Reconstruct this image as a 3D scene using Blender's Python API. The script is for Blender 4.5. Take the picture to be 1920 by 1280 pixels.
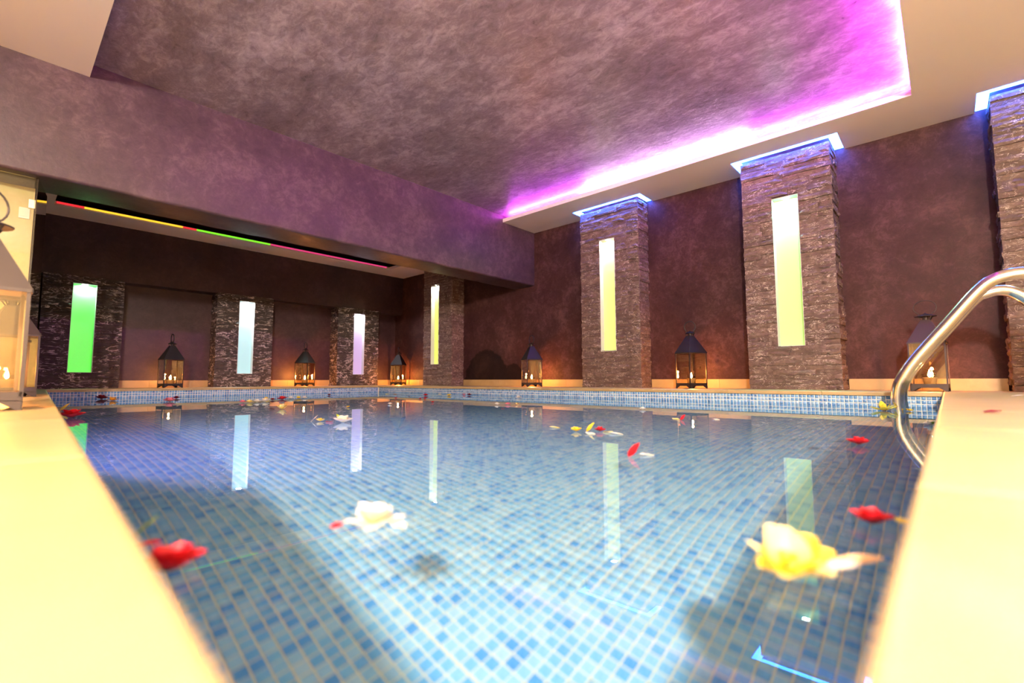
import bpy, math, random
import numpy as np
from mathutils import Vector, Matrix

# ------------------------------------------------------------------ camera, world, key lights, exposure
sc = bpy.context.scene
for o in list(bpy.data.objects):
    bpy.data.objects.remove(o)
C = sc.collection
random.seed(7)

FPX, PITCH, YAW, ROLL, EYE = 888.2, .0803, .7416, -.0023, .10
cp, sp, cy, sy = math.cos(PITCH), math.sin(PITCH), math.cos(YAW), math.sin(YAW)
FW = Vector((cp*cy, cp*sy, sp)); RT0 = Vector((sy, -cy, 0)); UP0 = RT0.cross(FW)
RT = RT0*math.cos(ROLL) + UP0*math.sin(ROLL); UP = UP0*math.cos(ROLL) - RT0*math.sin(ROLL)
cd = bpy.data.cameras.new('camera'); cam = bpy.data.objects.new('camera', cd); C.objects.link(cam)
cam.matrix_world = Matrix(((RT.x, UP.x, -FW.x, 0), (RT.y, UP.y, -FW.y, 0), (RT.z, UP.z, -FW.z, EYE), (0, 0, 0, 1)))
cd.sensor_width = 36; cd.lens = FPX/1920*36; cd.clip_start = .01
cd.dof.use_dof = True; cd.dof.focus_distance = 4.6; cd.dof.aperture_fstop = 1.7
sc.camera = cam

w = bpy.data.worlds.new('world'); sc.world = w; w.use_nodes = True
w.node_tree.nodes['Background'].inputs[0].default_value = (.012, .009, .010, 1)

vs = sc.view_settings
vs.view_transform = 'Standard'; vs.look = 'None'; vs.gamma = 1; vs.use_curve_mapping = False; vs.exposure = 0.0
sc.cycles.use_denoising = True
sc.cycles.max_bounces = 8; sc.cycles.diffuse_bounces = 3; sc.cycles.glossy_bounces = 4
sc.cycles.use_adaptive_sampling = True; sc.cycles.adaptive_threshold = .12; sc.cycles.adaptive_min_samples = 20
sc.cycles.transmission_bounces = 6; sc.cycles.transparent_max_bounces = 20
sc.cycles.caustics_refractive = True; sc.cycles.caustics_reflective = False
sc.cycles.sample_clamp_indirect = 6.0; sc.cycles.blur_glossy = .6

def lamp(name, kind, loc, energy, color, size=.05, rot=None, caustic=False, spot=None, sizey=None):
    l = bpy.data.lights.new(name, kind); l.energy = energy; l.color = color
    if kind == 'AREA':
        l.size = size
        if sizey: l.shape = 'RECTANGLE'; l.size_y = sizey
    else:
        l.shadow_soft_size = size
    if spot: l.spot_size = spot[0]; l.spot_blend = spot[1]
    if caustic: l.cycles.is_caustics_light = True
    o = bpy.data.objects.new(name, l); C.objects.link(o); o.location = loc
    if rot is not None: o.rotation_euler = rot
    return o
# the lamp behind and above the camera that floods the near deck
lamp('key_lamp', 'POINT', (-1.50, -1.15, 1.95), 1600, (1.0, .85, .76), .10, caustic=True)
lamp('deck_downlight', 'POINT', (1.9, -1.7, 2.25), 90, (1.0, .84, .72), .06)

# ------------------------------------------------------------------ helpers
def at(u, v, x=None, y=None, z=None):
    d = FW + RT*((u-960)/FPX) - UP*((v-640)/FPX)
    if z is not None: t = (z-EYE)/d.z
    elif x is not None: t = x/d.x
    else: t = y/d.y
    return Vector((d.x*t, d.y*t, EYE + d.z*t))

def mk(name, verts, faces, mat=None, smooth=False):
    m = bpy.data.meshes.new(name); m.from_pydata([tuple(v) for v in verts], [], faces); m.update()
    if mat: m.materials.append(mat)
    if smooth: m.polygons.foreach_set('use_smooth', [True]*len(m.polygons))
    return m

def ob(name, me, parent=None, loc=(0, 0, 0), rot=(0, 0, 0), scale=(1, 1, 1)):
    o = bpy.data.objects.new(name, me); C.objects.link(o)
    o.location = loc; o.rotation_euler = rot; o.scale = scale
    if parent: o.parent = parent
    return o

def tag(o, label=None, cat=None, group=None, kind=None):
    if label: o['label'] = label
    if cat: o['category'] = cat
    if group: o['group'] = group
    if kind: o['kind'] = kind
    return o

def empty(name, loc=(0, 0, 0), rz=0):
    o = bpy.data.objects.new(name, None); C.objects.link(o); o.location = loc; o.rotation_euler = (0, 0, rz)
    o.empty_display_size = .05
    return o

class MB:
    def __init__(s): s.v = []; s.f = []
    def add(s, v, f):
        n = len(s.v); s.v += [tuple(p) for p in v]; s.f += [tuple(i+n for i in q) for q in f]; return s
    def box(s, x0, x1, y0, y1, z0, z1):
        return s.add([(x0,y0,z0),(x1,y0,z0),(x1,y1,z0),(x0,y1,z0),(x0,y0,z1),(x1,y0,z1),(x1,y1,z1),(x0,y1,z1)],
                     [(0,3,2,1),(4,5,6,7),(0,1,5,4),(1,2,6,5),(2,3,7,6),(3,0,4,7)])
    def prism(s, poly, z0, z1, r=0):
        n = len(poly)
        rings = [(z0, 0), (z1, 0)] if not r else [(z0, 0), (z1-r, 0), (z1-.35*r, .2*r), (z1-.08*r, .6*r), (z1, r*1.1)]
        base = len(s.v)
        for z, ins in rings:
            pp = inset(poly, ins) if ins else poly
            s.v += [(p[0], p[1], z) for p in pp]
        for k in range(len(rings)-1):
            for i in range(n):
                j = (i+1) % n; a = base+k*n
                s.f.append((a+i, a+j, a+n+j, a+n+i))
        s.f.append(tuple(base+i for i in reversed(range(n))))
        s.f.append(tuple(base+(len(rings)-1)*n+i for i in range(n)))
        return s
    def tube(s, pts, r, n=10, closed=False, cap=True):
        pts = [Vector(p) for p in pts]; N = len(pts); base = len(s.v); up = None
        rr = r if isinstance(r, (list, tuple)) else [r]*N
        for i, p in enumerate(pts):
            if closed: t = pts[(i+1) % N] - pts[i-1]
            else: t = pts[min(i+1, N-1)] - pts[max(i-1, 0)]
            t.normalize()
            if up is None:
                up = Vector((0, 0, 1)) if abs(t.z) < .9 else Vector((1, 0, 0))
            a = up - t*up.dot(t)
            if a.length < 1e-6: a = t.orthogonal()
            a.normalize(); up = a; b = t.cross(a)
            for k in range(n):
                th = 2*math.pi*k/n
                s.v.append(tuple(p + (a*math.cos(th) + b*math.sin(th))*rr[i]))
        for i in range(N if closed else N-1):
            j = (i+1) % N
            for k in range(n):
                l = (k+1) % n
                s.f.append((base+i*n+k, base+i*n+l, base+j*n+l, base+j*n+k))
        if cap and not closed:
            s.f.append(tuple(base+k for k in reversed(range(n)))); s.f.append(tuple(base+(N-1)*n+k for k in range(n)))
        return s
    def lathe(s, prof, n=20, cx=0, cy=0):
        base = len(s.v)
        for r, z in prof:
            for k in range(n):
                th = 2*math.pi*k/n; s.v.append((cx+r*math.cos(th), cy+r*math.sin(th), z))
        for i in range(len(prof)-1):
            for k in range(n):
                l = (k+1) % n
                s.f.append((base+i*n+k, base+i*n+l, base+(i+1)*n+l, base+(i+1)*n+k))
        s.f.append(tuple(base+k for k in reversed(range(n)))); m = base+(len(prof)-1)*n; s.f.append(tuple(m+k for k in range(n)))
        return s
    def mesh(s, name, mat, smooth=False): return mk(name, s.v, s.f, mat, smooth)
    def build(s, name, mat, parent=None, smooth=False): return ob(name, s.mesh(name, mat, smooth), parent)

def inset(poly, d):
    n = len(poly); out = []
    for i in range(n):
        p0 = Vector(poly[i-1][:2]); p1 = Vector(poly[i][:2]); p2 = Vector(poly[(i+1) % n][:2])
        e1 = (p1-p0).normalized(); e2 = (p2-p1).normalized()
        n1 = Vector((-e1.y, e1.x)); n2 = Vector((-e2.y, e2.x)); b = (n1+n2)
        if b.length < 1e-6: b = n1.copy()
        b.normalize(); k = d/max(.3, b.dot(n1)); q = p1 + b*k
        out.append((q.x, q.y))
    return out

def smooth_path(pts, k=8):
    P = [Vector(p) for p in pts]; P = [P[0]*2-P[1]] + P + [P[-1]*2-P[-2]]; out = []
    for i in range(1, len(P)-2):
        for j in range(k):
            t = j/k; a, b, c, d = P[i-1:i+3]
            out.append(.5*((2*b) + (c-a)*t + (2*a-5*b+4*c-d)*t*t + (3*b-a-3*c+d)*t**3))
    out.append(P[-2]); return out

# ------------------------------------------------------------------ materials
class NT:
    def __init__(s, name):
        s.m = bpy.data.materials.new(name); s.m.use_nodes = True; s.t = s.m.node_tree; s.t.nodes.clear()
        s.out = s.n('ShaderNodeOutputMaterial')
    def n(s, t, **k):
        x = s.t.nodes.new(t)
        for a, b in k.items(): setattr(x, a, b)
        return x
    def l(s, a, b): s.t.links.new(a, b)
    def set(s, node, **k):
        for a, b in k.items():
            a = a.replace('_', ' ')
            if hasattr(b, 'is_linked') or isinstance(b, bpy.types.NodeSocket): s.l(b, node.inputs[a])
            else: node.inputs[a].default_value = b
        return node
    def ramp(s, fac, stops, interp='LINEAR'):
        r = s.n('ShaderNodeValToRGB'); r.color_ramp.interpolation = interp; e = r.color_ramp.elements
        while len(e) < len(stops): e.new(.5)
        for i, (p, c) in enumerate(stops):
            e[i].position = p; e[i].color = (*c, 1) if len(c) == 3 else c
        s.l(fac, r.inputs[0]); return r.outputs[0]
    def noise(s, vec, scale, detail=6, rough=.6, dist=0):
        x = s.n('ShaderNodeTexNoise'); s.set(x, Scale=scale, Detail=detail, Roughness=rough, Distortion=dist)
        if vec is not None: s.l(vec, x.inputs['Vector'])
        return x.outputs['Fac']
    def math(s, op, a, b=None, clamp=False):
        x = s.n('ShaderNodeMath', operation=op, use_clamp=clamp)
        for i, q in enumerate((a, b)):
            if q is None: continue
            if isinstance(q, bpy.types.NodeSocket): s.l(q, x.inputs[i])
            else: x.inputs[i].default_value = q
        return x.outputs[0]
    def mixc(s, fac, a, b, mode='MIX'):
        x = s.n('ShaderNodeMix', data_type='RGBA', blend_type=mode)
        for i, q in ((0, fac), (6, a), (7, b)):
            if isinstance(q, bpy.types.NodeSocket): s.l(q, x.inputs[i])
            else: x.inputs[i].default_value = q if i == 0 else ((*q, 1) if len(q) == 3 else q)
        return x.outputs[2]
    def coord(s, kind='Object'): return s.n('ShaderNodeTexCoord').outputs[kind]
    def mapping(s, vec, scale=(1, 1, 1), loc=None):
        x = s.n('ShaderNodeMapping'); s.l(vec, x.inputs[0]); x.inputs['Scale'].default_value = scale
        if loc is not None:
            if isinstance(loc, bpy.types.NodeSocket): s.l(loc, x.inputs['Location'])
            else: x.inputs['Location'].default_value = loc
        return x.outputs[0]
    def bump(s, h, strength=.3, dist=.01):
        x = s.n('ShaderNodeBump'); s.set(x, Strength=strength, Distance=dist); s.l(h, x.inputs['Height']); return x.outputs[0]
    def bsdf(s, **k):
        x = s.n('ShaderNodeBsdfPrincipled'); s.set(x, **k); s.l(x.outputs[0], s.out.inputs[0]); return x

def simple(name, col, rough=.5, metal=0, spec=.5):
    t = NT(name); t.bsdf(Base_Color=(*col, 1), Roughness=rough, Metallic=metal, Specular_IOR_Level=spec); return t.m

def emit(name, col, strength):
    t = NT(name); e = t.n('ShaderNodeEmission'); e.inputs[0].default_value = (*col, 1); e.inputs[1].default_value = strength
    t.l(e.outputs[0], t.out.inputs[0]); return t.m

def plaster(name, dark, mid, light, scale=2.2, rough=.42, streak=(1, 1, 1), dark_patch=False, bump=.12, spec=.4):
    t = NT(name); co = t.mapping(t.coord(), streak)
    a = t.noise(co, scale, 12, .74, .25); b = t.noise(co, scale*7, 9, .78, .7)
    f = t.math('ADD', t.math('MULTIPLY', a, .55), t.math('MULTIPLY', b, .45))
    col = t.ramp(f, [(.36, dark), (.50, mid), (.66, light)])
    if dark_patch:  # darker two-lobed patch with an uneven rim, low on the wall
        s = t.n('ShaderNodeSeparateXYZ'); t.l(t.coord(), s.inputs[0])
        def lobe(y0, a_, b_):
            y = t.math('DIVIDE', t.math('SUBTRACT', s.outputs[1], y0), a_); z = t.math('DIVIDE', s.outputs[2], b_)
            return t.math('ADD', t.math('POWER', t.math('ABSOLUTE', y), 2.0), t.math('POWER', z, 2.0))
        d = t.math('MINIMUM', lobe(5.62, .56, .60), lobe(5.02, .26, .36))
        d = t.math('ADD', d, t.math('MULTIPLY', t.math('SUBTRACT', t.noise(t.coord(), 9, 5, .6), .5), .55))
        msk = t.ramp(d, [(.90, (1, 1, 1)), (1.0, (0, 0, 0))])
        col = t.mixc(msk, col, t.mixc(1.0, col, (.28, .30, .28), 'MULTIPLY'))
    h = t.noise(co, scale*12, 5, .6)
    rr = t.ramp(b, [(.3, (rough*.8,)*3), (.7, (rough*1.25,)*3)])
    x = t.bsdf(Base_Color=col, Specular_IOR_Level=spec); t.l(rr, x.inputs['Roughness']); t.l(t.bump(h, bump, .01), x.inputs['Normal'])
    return t.m

M = {}
M['wall'] = plaster('plum_plaster', (.024, .0092, .0095), (.045, .0185, .0185), (.105, .050, .048), 2.4, .55, dark_patch=True, spec=.12)
M['wall_dark'] = plaster('dark_plum_plaster', (.030, .014, .017), (.050, .025, .030), (.085, .046, .052), 2.2, .45, spec=.3)
M['beam'] = plaster('beam_plaster', (.032, .020, .023), (.056, .035, .039), (.110, .073, .077), 2.0, .42, spec=.25)
M['ceiling'] = plaster('ceiling_plaster', (.115, .084, .102), (.26, .20, .235), (.58, .49, .56), 2.3, .32, (1, .55, 1), bump=.25)
M['white'] = simple('white_paint', (.82, .73, .68), .55)
M['niche_white'] = simple('niche_white', (.6, .6, .6), .5)
M['yellow'] = plaster('cream_yellow_plaster', (.56, .44, .20), (.62, .50, .25), (.68, .56, .32), 3, .55, bump=.03)

t = NT('cream_stone'); co = t.coord(); rnd = t.n('ShaderNodeObjectInfo').outputs['Random']
f = t.noise(co, 5, 8, .6, .6)
col = t.ramp(f, [(.3, (.36, .250, .105)), (.55, (.41, .295, .130)), (.75, (.45, .335, .160))])
col = t.mixc(t.math('MULTIPLY', rnd, .18), col, (.60, .45, .25))
x = t.bsdf(Base_Color=col, Roughness=.38); t.l(t.bump(t.noise(co, 60, 4), .06, .004), x.inputs['Normal']); M['cream'] = t.m
M['grout_deck'] = simple('deck_joint', (.42, .33, .20), .8)

def tile_mat(name, stops):
    t = NT(name); isl = t.n('ShaderNodeNewGeometry').outputs['Random Per Island']; rnd = t.n('ShaderNodeObjectInfo').outputs['Random']
    f = t.math('FRACT', t.math('ADD', isl, rnd)); col = t.ramp(f, stops, 'CONSTANT')
    col = t.mixc(.25, col, t.ramp(t.noise(t.coord(), 90, 3, .6), [(.3, (.12, .40, .78)), (.7, (.45, .75, .98))]))
    t.bsdf(Base_Color=col, Roughness=.18, Specular_IOR_Level=.5); return t.m
M['tile'] = tile_mat('blue_mosaic', [(0, (.08, .38, .86)), (.10, (.17, .53, .93)), (.28, (.27, .65, .96)), (.55, (.37, .73, .97)),
                                     (.80, (.47, .80, .98)), (.93, (.60, .86, .97))])
M['tile_wall'] = tile_mat('blue_band_mosaic', [(0, (.04, .12, .34)), (.15, (.07, .19, .44)), (.4, (.12, .27, .52)), (.65, (.17, .33, .58)), (.85, (.25, .37, .55))])
M['grout'] = simple('cream_grout', (.86, .82, .70), .7)

t = NT('water'); g = t.n('ShaderNodeBsdfGlass'); g.inputs['IOR'].default_value = 1.333; g.inputs['Roughness'].default_value = 0
g.inputs['Color'].default_value = (.84, .955, 1, 1); t.l(g.outputs[0], t.out.inputs[0]); M['water'] = t.m

def stone_mat(name, base, mid, vein, vscale, vein_w, jump=1.0, flat=2.6):
    t = NT(name); co = t.coord(); oi = t.n('ShaderNodeObjectInfo')
    off = t.n('ShaderNodeCombineXYZ'); r = oi.outputs['Random']
    for i, k in enumerate((31.0, 57.0, 83.0)): t.l(t.math('MULTIPLY', r, k*jump), off.inputs[i])
    # object scale differs from strip to strip, so take the world position
    pos = t.n('ShaderNodeNewGeometry').outputs['Position']
    va = t.n('ShaderNodeVectorMath', operation='ADD'); t.l(pos, va.inputs[0]); t.l(off.outputs[0], va.inputs[1]); v = va.outputs[0]
    vv = t.mapping(v, (1, 1, flat))
    n1 = t.noise(vv, vscale, 4, .62, 1.8)
    d = t.math('ABSOLUTE', t.math('SUBTRACT', n1, .5))
    line = t.ramp(d, [(0, (1, 1, 1)), (vein_w, (0, 0, 0))])
    brk = t.ramp(t.noise(v, 7, 4, .6), [(.43, (0, 0, 0)), (.56, (1, 1, 1))])
    line = t.math('MULTIPLY', line, brk)
    spot = t.ramp(t.noise(v, 38, 4, .7), [(.64, (0, 0, 0)), (.72, (1, 1, 1))])
    line = t.math('MAXIMUM', line, t.math('MULTIPLY', spot, .40))
    g = t.ramp(t.noise(v, 16, 6, .7), [(.3, base), (.7, mid)])
    g = t.mixc(t.math('MULTIPLY', r, .75), g, base)
    col = t.mixc(line, g, vein)
    x = t.bsdf(Base_Color=col, Roughness=.55); t.l(t.bump(t.noise(v, 55, 6, .7), .7, .012), x.inputs['Normal']); return t.m
M['stone'] = stone_mat('brown_slate', (.070, .040, .033), (.205, .133, .112), (.62, .53, .48), 6.0, .017)
M['stone_veined'] = stone_mat('veined_slate', (.030, .019, .019), (.068, .047, .048), (.80, .68, .68), 3.0, .026, .0035, 3.6)

M['iron'] = simple('black_iron', (.010, .007, .007), .55, .2)
M['iron_brown'] = simple('brown_iron', (.042, .028, .027), .5, .3)
M['iron_grey'] = simple('grey_iron', (.055, .042, .036), .5, .3)
M['steel'] = simple('polished_steel', (.80, .77, .74), .16, 1.0)
def pane(name, tint, extra):
    t = NT(name); lw = t.n('ShaderNodeLayerWeight'); lw.inputs[0].default_value = .5; fr_ = t.math('ADD', .04, t.math('MULTIPLY', t.math('POWER', lw.outputs['Facing'], 4.0), .9))
    tr = t.n('ShaderNodeBsdfTransparent'); tr.inputs[0].default_value = (*tint, 1)
    gl = t.n('ShaderNodeBsdfGlossy'); gl.inputs['Roughness'].default_value = 0.0
    mx = t.n('ShaderNodeMixShader'); t.l(t.math('MULTIPLY', fr_, extra, True), mx.inputs[0])
    t.l(tr.outputs[0], mx.inputs[1]); t.l(gl.outputs[0], mx.inputs[2]); t.l(mx.outputs[0], t.out.inputs[0]); return t.m
M['pane'] = pane('lantern_glass', (.95, .92, .86), 1.9)
M['glass'] = pane('partition_glass', (.90, .93, .86), 1.6)
M['cup'] = pane('candle_glass', (.98, .96, .9), 1.3)
t = NT('candle_wax'); d_ = t.n('ShaderNodeBsdfDiffuse'); d_.inputs[0].default_value = (.95, .85, .62, 1)
tl = t.n('ShaderNodeBsdfTranslucent'); tl.inputs[0].default_value = (1, .80, .45, 1); mx = t.n('ShaderNodeMixShader'); mx.inputs[0].default_value = .6
t.l(d_.outputs[0], mx.inputs[1]); t.l(tl.outputs[0], mx.inputs[2]); t.l(mx.outputs[0], t.out.inputs[0]); M['wax'] = t.m
M['flame'] = emit('flame', (1.0, .62, .22), 260)
M['wick'] = simple('wick', (.02, .015, .01), .9)
M['plastic'] = simple('switch_plastic', (.85, .82, .80), .4)
def petal_mat(name, col, col2=None, tr=.35):
    t = NT(name); co = t.coord('Generated'); s = t.n('ShaderNodeSeparateXYZ'); t.l(co, s.inputs[0])
    c = t.ramp(s.outputs[0], [(.05, col2 or tuple(x*.75 for x in col)), (.6, col)])
    d = t.n('ShaderNodeBsdfPrincipled'); d.inputs['Roughness'].default_value = .55; t.l(c, d.inputs['Base Color'])
    l = t.n('ShaderNodeBsdfTranslucent'); t.l(c, l.inputs[0]); mx = t.n('ShaderNodeMixShader'); mx.inputs[0].default_value = tr
    t.l(d.outputs[0], mx.inputs[1]); t.l(l.outputs[0], mx.inputs[2]); t.l(mx.outputs[0], t.out.inputs[0]); return t.m
PET = {'red': petal_mat('red_petal', (.62, .012, .022), (.40, .008, .012)), 'dark_red': petal_mat('dark_red_petal', (.20, .005, .010)),
       'white': petal_mat('white_petal', (.90, .84, .74), (.85, .78, .50)), 'pink': petal_mat('pink_petal', (.80, .22, .30), (.80, .45, .45)),
       'yellow': petal_mat('yellow_petal', (.90, .68, .06), (.85, .50, .02)), 'lemon': petal_mat('lemon_petal', (.95, .82, .34), (.95, .70, .01)),
       'orange': petal_mat('orange_petal', (.88, .42, .04), (.85, .30, .02)), 'peach': petal_mat('peach_petal', (.92, .62, .36), (.90, .60, .10)),
       'green': petal_mat('green_leaf', (.30, .36, .03), (.20, .25, .03))}

# ------------------------------------------------------------------ measures of the room
XW, YH, YN, YB1, YB2 = 5.5, 8.03, 8.28, 4.57, 5.0        # right wall, header, niche back, beam front and back
ZB, ZS, ZST, ZC, ZF, ZCF, ZH = 1.525, 2.345, 2.395, 2.445, 2.146, 2.27, 1.41
XS, YS, XL = 4.80, .085, .355
ZW, ZFL, TP, CT = -.115, -.815, .0295, .030
A, B, Cc, D = (.055, .03), (.41, 7.5), (4.65, 7.5), (4.65, .03)
LO = -2.6

# ------------------------------------------------------------------ floor: coping stones and deck slabs
floor = empty('floor'); tag(floor, 'cream stone pool deck and coping around the pool', kind='structure')
G = .0012
def stone_piece(poly, name):
    o = MB().prism(inset(poly, G), -CT, 0, .009).build(name, M['cream'], floor); return o
def edge_x(y): return A[0] + (B[0]-A[0])*(y-A[1])/(B[1]-A[1])
ys = [A[1] + i*(B[1]-A[1])/9 for i in range(10)]
for i in range(9):                                        # left side
    y0, y1 = ys[i], ys[i+1]; e0, e1 = edge_x(y0), edge_x(y1)
    stone_piece([(e0-.5, y0), (e0, y0), (e1, y1), (e1-.5, y1)], 'coping_stone')
    if y0 < 5: stone_piece([(-1.5, y0), (e0-.5, y0), (e1-.5, y1), (-1.5, y1)], 'deck_slab'); stone_piece([(LO, y0), (-1.5, y0), (-1.5, y1), (LO, y1)], 'deck_slab')
stone_piece([(edge_x(7.5)-.5, 7.5), (edge_x(7.5), 7.5), (edge_x(7.5), YN+.1), (edge_x(7.5)-.5, YN+.1)], 'deck_slab')
xs = [LO, -1.8, -1.0, -.2] + [.60 + i*.7364 for i in range(7)]
xs[-1] = XW
for i in range(len(xs)-1):                                # right side
    stone_piece([(xs[i], -.47), (xs[i+1], -.47), (xs[i+1], A[1]), (xs[i], A[1])], 'coping_stone')
    stone_piece([(xs[i], -1.5), (xs[i+1], -1.5), (xs[i+1], -.47), (xs[i], -.47)], 'deck_slab')
    stone_piece([(xs[i], LO), (xs[i+1], LO), (xs[i+1], -1.5), (xs[i], -1.5)], 'deck_slab')
xb = [B[0] + i*(Cc[0]-B[0])/6 for i in range(7)] + [XW]
for i in range(7):                                        # ledge under the veined pillars
    stone_piece([(xb[i], 7.5), (xb[i+1], 7.5), (xb[i+1], 7.9), (xb[i], 7.9)], 'coping_stone')
    stone_piece([(xb[i], 7.9), (xb[i+1], 7.9), (xb[i+1], YN+.02), (xb[i], YN+.02)], 'deck_slab')
yc = [D[1] + i*(7.5-D[1])/10 for i in range(11)]
for i in range(10):                                       # ledge under the right wall
    stone_piece([(4.65, yc[i]), (5.1, yc[i]), (5.1, yc[i+1]), (4.65, yc[i+1])], 'coping_stone')
    stone_piece([(5.1, yc[i]), (XW+.02, yc[i]), (XW+.02, yc[i+1]), (5.1, yc[i+1])], 'deck_slab')
mb = MB()
mb.box(LO, A[0]-.05, A[1], 8.5, -.9, -.012); mb.box(LO, XW+.1, LO, A[1]-.03, -.9, -.012)
mb.box(.2, XW+.1, 7.53, 8.5, -.9, -.012); mb.box(4.68, XW+.1, A[1]-.03, 7.53, -.9, -.012)
mb.build('screed', M['grout_deck'], floor)

# ------------------------------------------------------------------ pool shell, tiles, water
def tile_sheet(P, U, V, N, nu, nv, tp, gap, keep=None, thick=.0016, rng=None, drop=None):
    """verts and quads of nu x nv raised tiles on the plane P + U + V with outward normal N (numpy, five quads a tile)"""
    rng = rng or np.random.default_rng(3)
    iu, iv = np.meshgrid(np.arange(nu), np.arange(nv), indexing='ij'); iu = iu.ravel(); iv = iv.ravel()
    su, sv = iu//11, iv//11
    ju = (((su*7919 + sv*104729) % 997)/997-.5)*.0035; jv = (((su*15485863 + sv*32452843) % 991)/991-.5)*.0035
    cu = (iu+.5)*tp + ju + rng.normal(0, .0005, iu.size); cv = (iv+.5)*tp + jv + rng.normal(0, .0005, iu.size)
    if keep is not None:
        k = keep(cu, cv); cu, cv = cu[k], cv[k]
    h = (tp-gap)/2; n = cu.size
    offs = np.array([(-h, -h), (h, -h), (h, h), (-h, h)])
    P, U, V, N = (np.array(q, float) for q in (P, U, V, N))
    pts = np.empty((n, 8, 3))
    for k, (a, b) in enumerate(offs):
        q = P + (cu+a)[:, None]*U + (cv+b)[:, None]*V
        pts[:, k] = q; pts[:, 4+k] = P + (cu+a*.94)[:, None]*U + (cv+b*.94)[:, None]*V + N*thick
    base = (np.arange(n)*8)[:, None, None]
    q = np.array([(4, 5, 6, 7), (0, 1, 5, 4), (1, 2, 6, 5), (2, 3, 7, 6), (3, 0, 4, 7)])[None]
    return pts.reshape(-1, 3), (base + q).reshape(-1, 4), cu, cv

def np_mesh(name, v, f, mat):
    m = bpy.data.meshes.new(name); m.vertices.add(len(v)); m.vertices.foreach_set('co', v.ravel().astype(np.float32))
    m.loops.add(f.size); m.loops.foreach_set('vertex_index', f.ravel().astype(np.int32))
    m.polygons.add(len(f)); m.polygons.foreach_set('loop_start', (np.arange(len(f))*4).astype(np.int32))
    m.update(calc_edges=True); m.materials.append(mat); return m

def receiver(o): o.cycles.is_caustics_receiver = True; return o

pool_floor = receiver(MB().box(-.1, 4.75, -.1, 7.6, ZFL-.05, ZFL).build('pool_floor', M['grout'])); tag(pool_floor, 'blue mosaic pool floor under clear water', kind='structure')
# the 300 tiles that show largest are pieces of their own, the rest is one field
def seen_px(X, Y):
    r = math.hypot(X, Y); h = EYE-ZW; lo, hi = 0, r
    for _ in range(40):
        m = (lo+hi)/2; s = m/math.hypot(m, h)/1.333; x = m + (ZW-ZFL)*s/math.sqrt(1-s*s)
        lo, hi = (m, hi) if x < r else (lo, m)
    d = Vector((X/r*lo, Y/r*lo, ZW-EYE)); zz = d.dot(FW)
    return 960 + FPX*d.dot(RT)/zz, 640 - FPX*d.dot(UP)/zz
P0 = (.0, .0, ZFL)
cand = []
for i in range(60):
    for j in range(60):
        X, Y = (i+.5)*TP, (j+.5)*TP
        if math.hypot(X, Y) < .35: continue
        u, v = seen_px(X, Y)
        if v < 1290 and 400 + (1280-v)*-.55 < u < 1590 + (1280-v)*.37: cand.append((math.hypot(X, Y), i, j))
cand.sort(); near = set((i, j) for _, i, j in cand[:300])
def keep(cu, cv):
    iu = np.floor(cu/TP).astype(int); iv = np.floor(cv/TP).astype(int)
    return ~np.array([(a, b) in near for a, b in zip(iu, iv)])
v, f, _, _ = tile_sheet(P0, (1, 0, 0), (0, 1, 0), (0, 0, 1), 158, 255, TP, .0042, keep)
tf = receiver(ob('tile_field', np_mesh('tile_field', v, f, M['tile']), pool_floor)); tag(tf, kind='stuff')
h = (TP-.0042)/2
tm = [mk('tile', [(-h, -h, 0), (h, -h, 0), (h, h, 0), (-h, h, 0)] + [(a*(.94-.02*k), b*(.94+.01*k), .0016+.0002*k) for a, b in ((-h, -h), (h, -h), (h, h), (-h, h))],
         [(4, 5, 6, 7), (0, 1, 5, 4), (1, 2, 6, 5), (2, 3, 7, 6), (3, 0, 4, 7)], M['tile']) for k in range(3)]
for i, j in sorted(near):
    su, sv = i//11, j//11
    ju = (((su*7919 + sv*104729) % 997)/997-.5)*.0035; jv = (((su*15485863 + sv*32452843) % 991)/991-.5)*.0035
    receiver(ob('tile', random.choice(tm), pool_floor, ((i+.5)*TP+ju, (j+.5)*TP+jv, ZFL), (0, 0, random.gauss(0, .012))))

def pool_wall(name, p, q, nin, label):
    p = Vector((*p, 0)); q = Vector((*q, 0)); u = (q-p).normalized(); n = Vector((*nin, 0)).normalized(); L = (q-p).length
    a = p - n*.02 - u*.05; b = q - n*.02 + u*.05; c = b - n*.05; d = a - n*.05
    g = receiver(MB().prism([tuple(a[:2]), tuple(b[:2]), tuple(c[:2]), tuple(d[:2])], ZFL-.02, -CT+.002).build(name, M['grout'])); tag(g, label, kind='structure')
    top = -CT; rows = int((top-ZFL)/TP)
    v, f, _, _ = tile_sheet(tuple(p - n*.02 + Vector((0, 0, top-.002))), tuple(u), (0, 0, -1), tuple(n), int(L/TP)+1, rows, TP, .0042)
    o = receiver(ob('mosaic_tiles', np_mesh('mosaic_tiles', v, f, M['tile_wall']), g)); tag(o, kind='stuff')
pool_wall('pool_wall_left', A, B, (1, 0), 'blue mosaic side of the pool below the left deck')
pool_wall('pool_wall_back', B, Cc, (0, -1), 'blue mosaic band of the pool below the veined pillars')
pool_wall('pool_wall_right', Cc, D, (-1, 0), 'blue mosaic band of the pool below the right wall')
pool_wall('pool_wall_front', D, A, (0, 1), 'blue mosaic side of the pool below the near deck')
water = mk('pool_water', [(A[0]-.018, A[1]-.018, ZW), (4.668, A[1]-.018, ZW), (4.668, 7.518, ZW), (B[0]-.018, 7.518, ZW)], [(0, 1, 2, 3)], M['water'], True)
water = ob('pool_water', water); tag(water, 'still clear water filling the blue tiled pool', 'water', kind='stuff'); water.cycles.is_caustics_caster = True

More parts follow.
